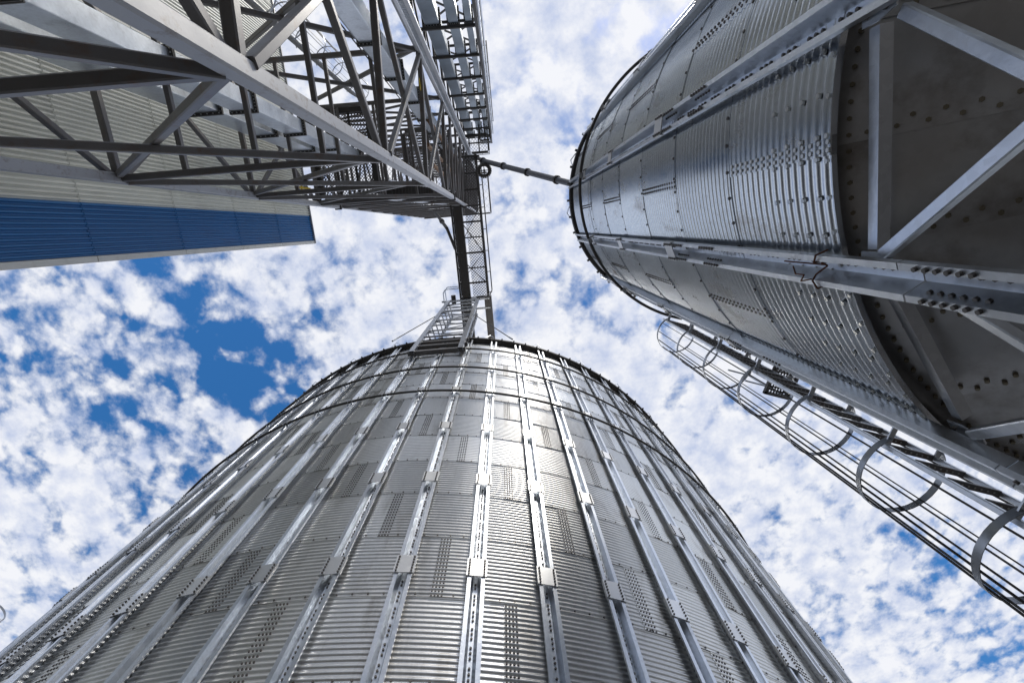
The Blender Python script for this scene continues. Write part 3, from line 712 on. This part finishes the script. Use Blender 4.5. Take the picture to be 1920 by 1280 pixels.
# ------------------------------------------------------------------ conveyor bridge to the large silo
HBR = 27.0
bridge = thing('conveyor_bridge', 'dark conveyor bridge with trunk and mesh walkway from tower to large silo', 'bridge', (-2.0, 0, HBR + EYE))
def Bp(x, y, z): return Vector((x + 2.0, y, z))
y = -4.0
while y < 13.5:
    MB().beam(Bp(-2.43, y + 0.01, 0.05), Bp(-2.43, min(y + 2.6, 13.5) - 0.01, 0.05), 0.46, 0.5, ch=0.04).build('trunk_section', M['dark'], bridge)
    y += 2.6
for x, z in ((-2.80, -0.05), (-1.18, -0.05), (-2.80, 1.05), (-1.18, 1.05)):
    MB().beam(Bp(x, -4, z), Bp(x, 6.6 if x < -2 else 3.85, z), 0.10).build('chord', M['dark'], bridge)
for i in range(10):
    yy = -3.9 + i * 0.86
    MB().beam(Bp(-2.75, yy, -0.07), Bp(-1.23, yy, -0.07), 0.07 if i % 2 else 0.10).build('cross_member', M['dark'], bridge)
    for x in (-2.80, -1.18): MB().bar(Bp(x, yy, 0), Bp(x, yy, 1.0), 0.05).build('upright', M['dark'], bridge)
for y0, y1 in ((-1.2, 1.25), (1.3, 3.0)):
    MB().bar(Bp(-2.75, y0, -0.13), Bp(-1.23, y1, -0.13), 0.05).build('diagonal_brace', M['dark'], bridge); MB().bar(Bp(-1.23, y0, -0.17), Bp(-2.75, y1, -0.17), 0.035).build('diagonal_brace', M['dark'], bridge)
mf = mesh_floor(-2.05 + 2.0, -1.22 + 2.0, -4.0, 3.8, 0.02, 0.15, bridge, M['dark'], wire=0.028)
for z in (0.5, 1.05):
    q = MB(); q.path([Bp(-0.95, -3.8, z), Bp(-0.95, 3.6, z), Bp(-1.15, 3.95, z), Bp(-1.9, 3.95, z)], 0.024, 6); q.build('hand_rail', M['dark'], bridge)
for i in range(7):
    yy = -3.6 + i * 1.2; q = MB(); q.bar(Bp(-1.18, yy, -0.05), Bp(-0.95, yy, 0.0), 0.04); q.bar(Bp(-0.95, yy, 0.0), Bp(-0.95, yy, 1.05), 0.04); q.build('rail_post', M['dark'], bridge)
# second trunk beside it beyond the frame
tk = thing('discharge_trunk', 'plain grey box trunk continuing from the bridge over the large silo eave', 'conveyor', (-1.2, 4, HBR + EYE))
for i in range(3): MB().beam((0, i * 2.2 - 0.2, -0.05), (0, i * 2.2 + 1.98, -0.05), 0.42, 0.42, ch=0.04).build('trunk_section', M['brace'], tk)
mo = thing('drive_motor', 'small dark drive motor in a rail cage at the silo end of the bridge', 'motor', (-3.25, 3.85, HBR + EYE))
MB().beam((0, -0.2, 0.2), (0, 0.3, 0.2), 0.26, 0.3, ch=0.25).build('housing', M['dark'], mo)
for z in (0.0, 1.0):
    q = MB(); q.path([(-0.55, 0.9, z), (-0.55, -0.4, z), (-0.42, -0.6, z), (0.4, -0.6, z)], 0.03, 6); q.build('guard_rail', M['section'], mo)
for x, y in ((-0.55, 0.9), (-0.55, -0.35), (0.3, -0.6)): MB().bar((x, y, 0), (x, y, 1.0), 0.04).build('rail_post', M['section'], mo)
tp = thing('drain_pipe', 'thin dark pipe bending from the tower top to the conveyor bridge', 'pipe', (-4.1, -1.2, 30 + EYE))
MB().tube((0, 0, 0), (0.85, 1.0, -2.2), 0.10, 10).build('pipe_section', M['dark'], tp); MB().tube((0.85, 1.0, -2.2), (1.25, 2.2, -2.6), 0.09, 10).build('pipe_section', M['dark'], tp); MB().tube((0.42, 0.5, -1.05), (0.5, 0.58, -1.25), 0.15, 10).build('collar', M['dark'], tp)

# ------------------------------------------------------------------ frame on the silo carrying the bridge
fo = thing('bridge_support', 'upright galvanised support frame with thin rungs fixed to the silo front', 'frame', (-2.65, 3.93, EYE))
for x in (-0.85, 0.85):
    b = MB(); b.sweep((x, 0, 15.4), (x, 0, 26.8), [(-0.09, -0.06), (0.09, -0.06), (0.09, 0.06), (0.07, 0.06), (0.07, -0.045), (-0.07, -0.045), (-0.07, 0.06), (-0.09, 0.06)], up=(0, 1, 0)); b.build('leg', M['hoop'], fo)
    b = MB(); b.sweep((x * 0.85, 0.9, 17.6), (x * 0.85, 0.9, 26.8), [(-0.06, -0.05), (0.06, -0.05), (0.06, 0.05), (-0.06, 0.05)], up=(0, 1, 0)); b.build('leg', M['hoop'], fo)
h = 17.6; i = 0
while h < 26.6:
    MB().bar((-0.85, -0.02, h), (0.85, -0.02, h), 0.06).build('rung', M['hoop'], fo)
    MB().bar((-0.7, 0.9, h + 0.2), (0.7, 0.9, h + 0.2), 0.05).build('rung', M['hoop'], fo)
    MB().bar((-0.85 if i % 2 else 0.85, 0.04, h), (0.85 if i % 2 else -0.85, 0.04, h + 1.1), 0.035).build('diagonal_brace', M['hoop'], fo)
    for x in (-0.8, 0.8): MB().bar((x, 0.05, h), (x * 0.88, 0.86, h + 0.2), 0.05).build('tie_bar', M['hoop'], fo)
    h += 1.1; i += 1
for z in (26.9, 27.0): 
    yy = 0.0 if z < 27 else 0.55
    MB().beam((-1.25, yy, 26.75), (1.55, yy, 26.75), 0.10, 0.14).build('head_beam', M['hoop'], fo)
for z, y, hh in ((15.55, -0.06, 0.16), (16.35, -0.04, 0.14), (17.05, -0.02, 0.14)):
    MB().beam((-1.0, y + 0.12, z), (1.02, y + 0.12, z), 0.16, hh).build('wall_beam', M['brace'], fo)
for i, (a, b, lb) in enumerate((((-3.5, 3.95, 23.0), (-4.66, 3.95, 17.55), 'thin guy wire from bridge support down to the eave, left of frame'), ((-1.8, 3.95, 22.2), (0.02, 4.27, 17.55), 'thin guy wire from bridge support down to the eave, right of frame'))):
    t_ = thing('guy_wire', lb, 'wire', (a[0], a[1], a[2] + EYE), 'guy wires of the bridge support'); v = Vector(b) - Vector(a)
    MB().tube((0, 0, 0), v, 0.022, 6).build('cable', M['dark'], t_); MB().tube(v * 0.93, v, 0.035, 6).build('turnbuckle', M['hoop'], t_)

for i, (x, y, lb) in enumerate(((-2.25, -2.3, 'rust brown down pipe just inside the near tower leg'), (-2.35, -2.95, 'rust brown down pipe midway between the tower leg and cable tray'), (-2.2, -3.7, 'rust brown down pipe close beside the light cable tray'))):
    t_ = thing('down_pipe', lb, 'pipe', (x, y, 17 + EYE), 'rust brown down pipes in the tower')
    for k in range(6): MB().tube((0, 0, k * 4.0 + 0.02), (0, 0, k * 4.0 + 3.98), 0.075, 10).build('pipe_section', M['rusty'], t_)
    for k in range(1, 6): MB().tube((0, 0, k * 4.0 - 0.05), (0, 0, k * 4.0 + 0.05), 0.11, 10).build('collar', M['dark'], t_)

# ------------------------------------------------------------------ small things
lm = thing('floodlight', 'round floodlight hanging below a cross beam inside the lattice tower', 'lamp', (-2.55, -4.5, 13.5 + EYE))
q = MB(); prof = [(0.02, 0.0), (0.07, -0.02), (0.09, -0.12), (0.17, -0.24), (0.19, -0.30), (0.185, -0.31)]; n = 16
for r, z in prof:
    for i in range(n): q.v.append((r * math.cos(2 * math.pi * i / n), r * math.sin(2 * math.pi * i / n), z))
for k in range(len(prof) - 1):
    for i in range(n): q.f.append((k * n + i, k * n + (i + 1) % n, (k + 1) * n + (i + 1) % n, (k + 1) * n + i))
q.build('lamp_shade', M['brace'], lm, smooth=True)
q = MB(); q.v.append((0, 0, -0.35))
for r, z in ((0.10, -0.335), (0.175, -0.30)):
    for i in range(n): q.v.append((r * math.cos(2 * math.pi * i / n), r * math.sin(2 * math.pi * i / n), z))
for i in range(n): q.f.append((0, 1 + (i + 1) % n, 1 + i)); q.f.append((1 + i, 1 + (i + 1) % n, 1 + n + (i + 1) % n, 1 + n + i))
q.build('lens', M['glass'], lm, smooth=True)
MB().bar((0, 0, -0.01), (0, 0, 0.06), 0.05).build('bracket', M['dark'], lm)
ys = thing('warning_tag', 'small yellow tag fixed to a dark cross beam of the lattice tower', 'sign', (-1.93, -3.82, 13.53 + EYE))
MB().box((0.06, -0.14, -0.16), (0.068, 0.14, 0.12)).build('board', M['yellow'], ys)
yb = thing('safety_gate', 'small yellow bar gate at the corner of the lowest tower platform', 'gate', (-6.75, -1.75, 16.2 + EYE))
for i in range(2): MB().bar((0, -0.1 - 0.22 * i, 0), (0.12, -0.1 - 0.22 * i, 0.9), 0.06).build('bar', M['yellow'], yb)
MB().bar((0.0, 0, 0.45), (0.06, -0.45, 0.45), 0.05).build('rail', M['yellow'], yb)
fl = caged_ladder('caged_ladder', 'distant caged ladder and rail at the lower left edge, past the silo', (-17.6, 10.9, 0), R_(40), 0.0, 12.75 + EYE, 0.26, -0.3, 0.42, [EYE + 12.6 - 1.1 * i for i in range(5)], (90, 180, 270), perforated=False)
for z in (12.0, 12.35, 12.7):
    MB().bar((0.26, 0, z + EYE - 0.6), (1.9, 0.6, z + EYE - 0.6), 0.035).build('guard_rail', M['section'], fl)
for x in (0.8, 1.4): MB().bar((x, 0.2 * x, 11.2 + EYE), (x, 0.2 * x, 12.1 + EYE), 0.03).build('rail_post', M['section'], fl)
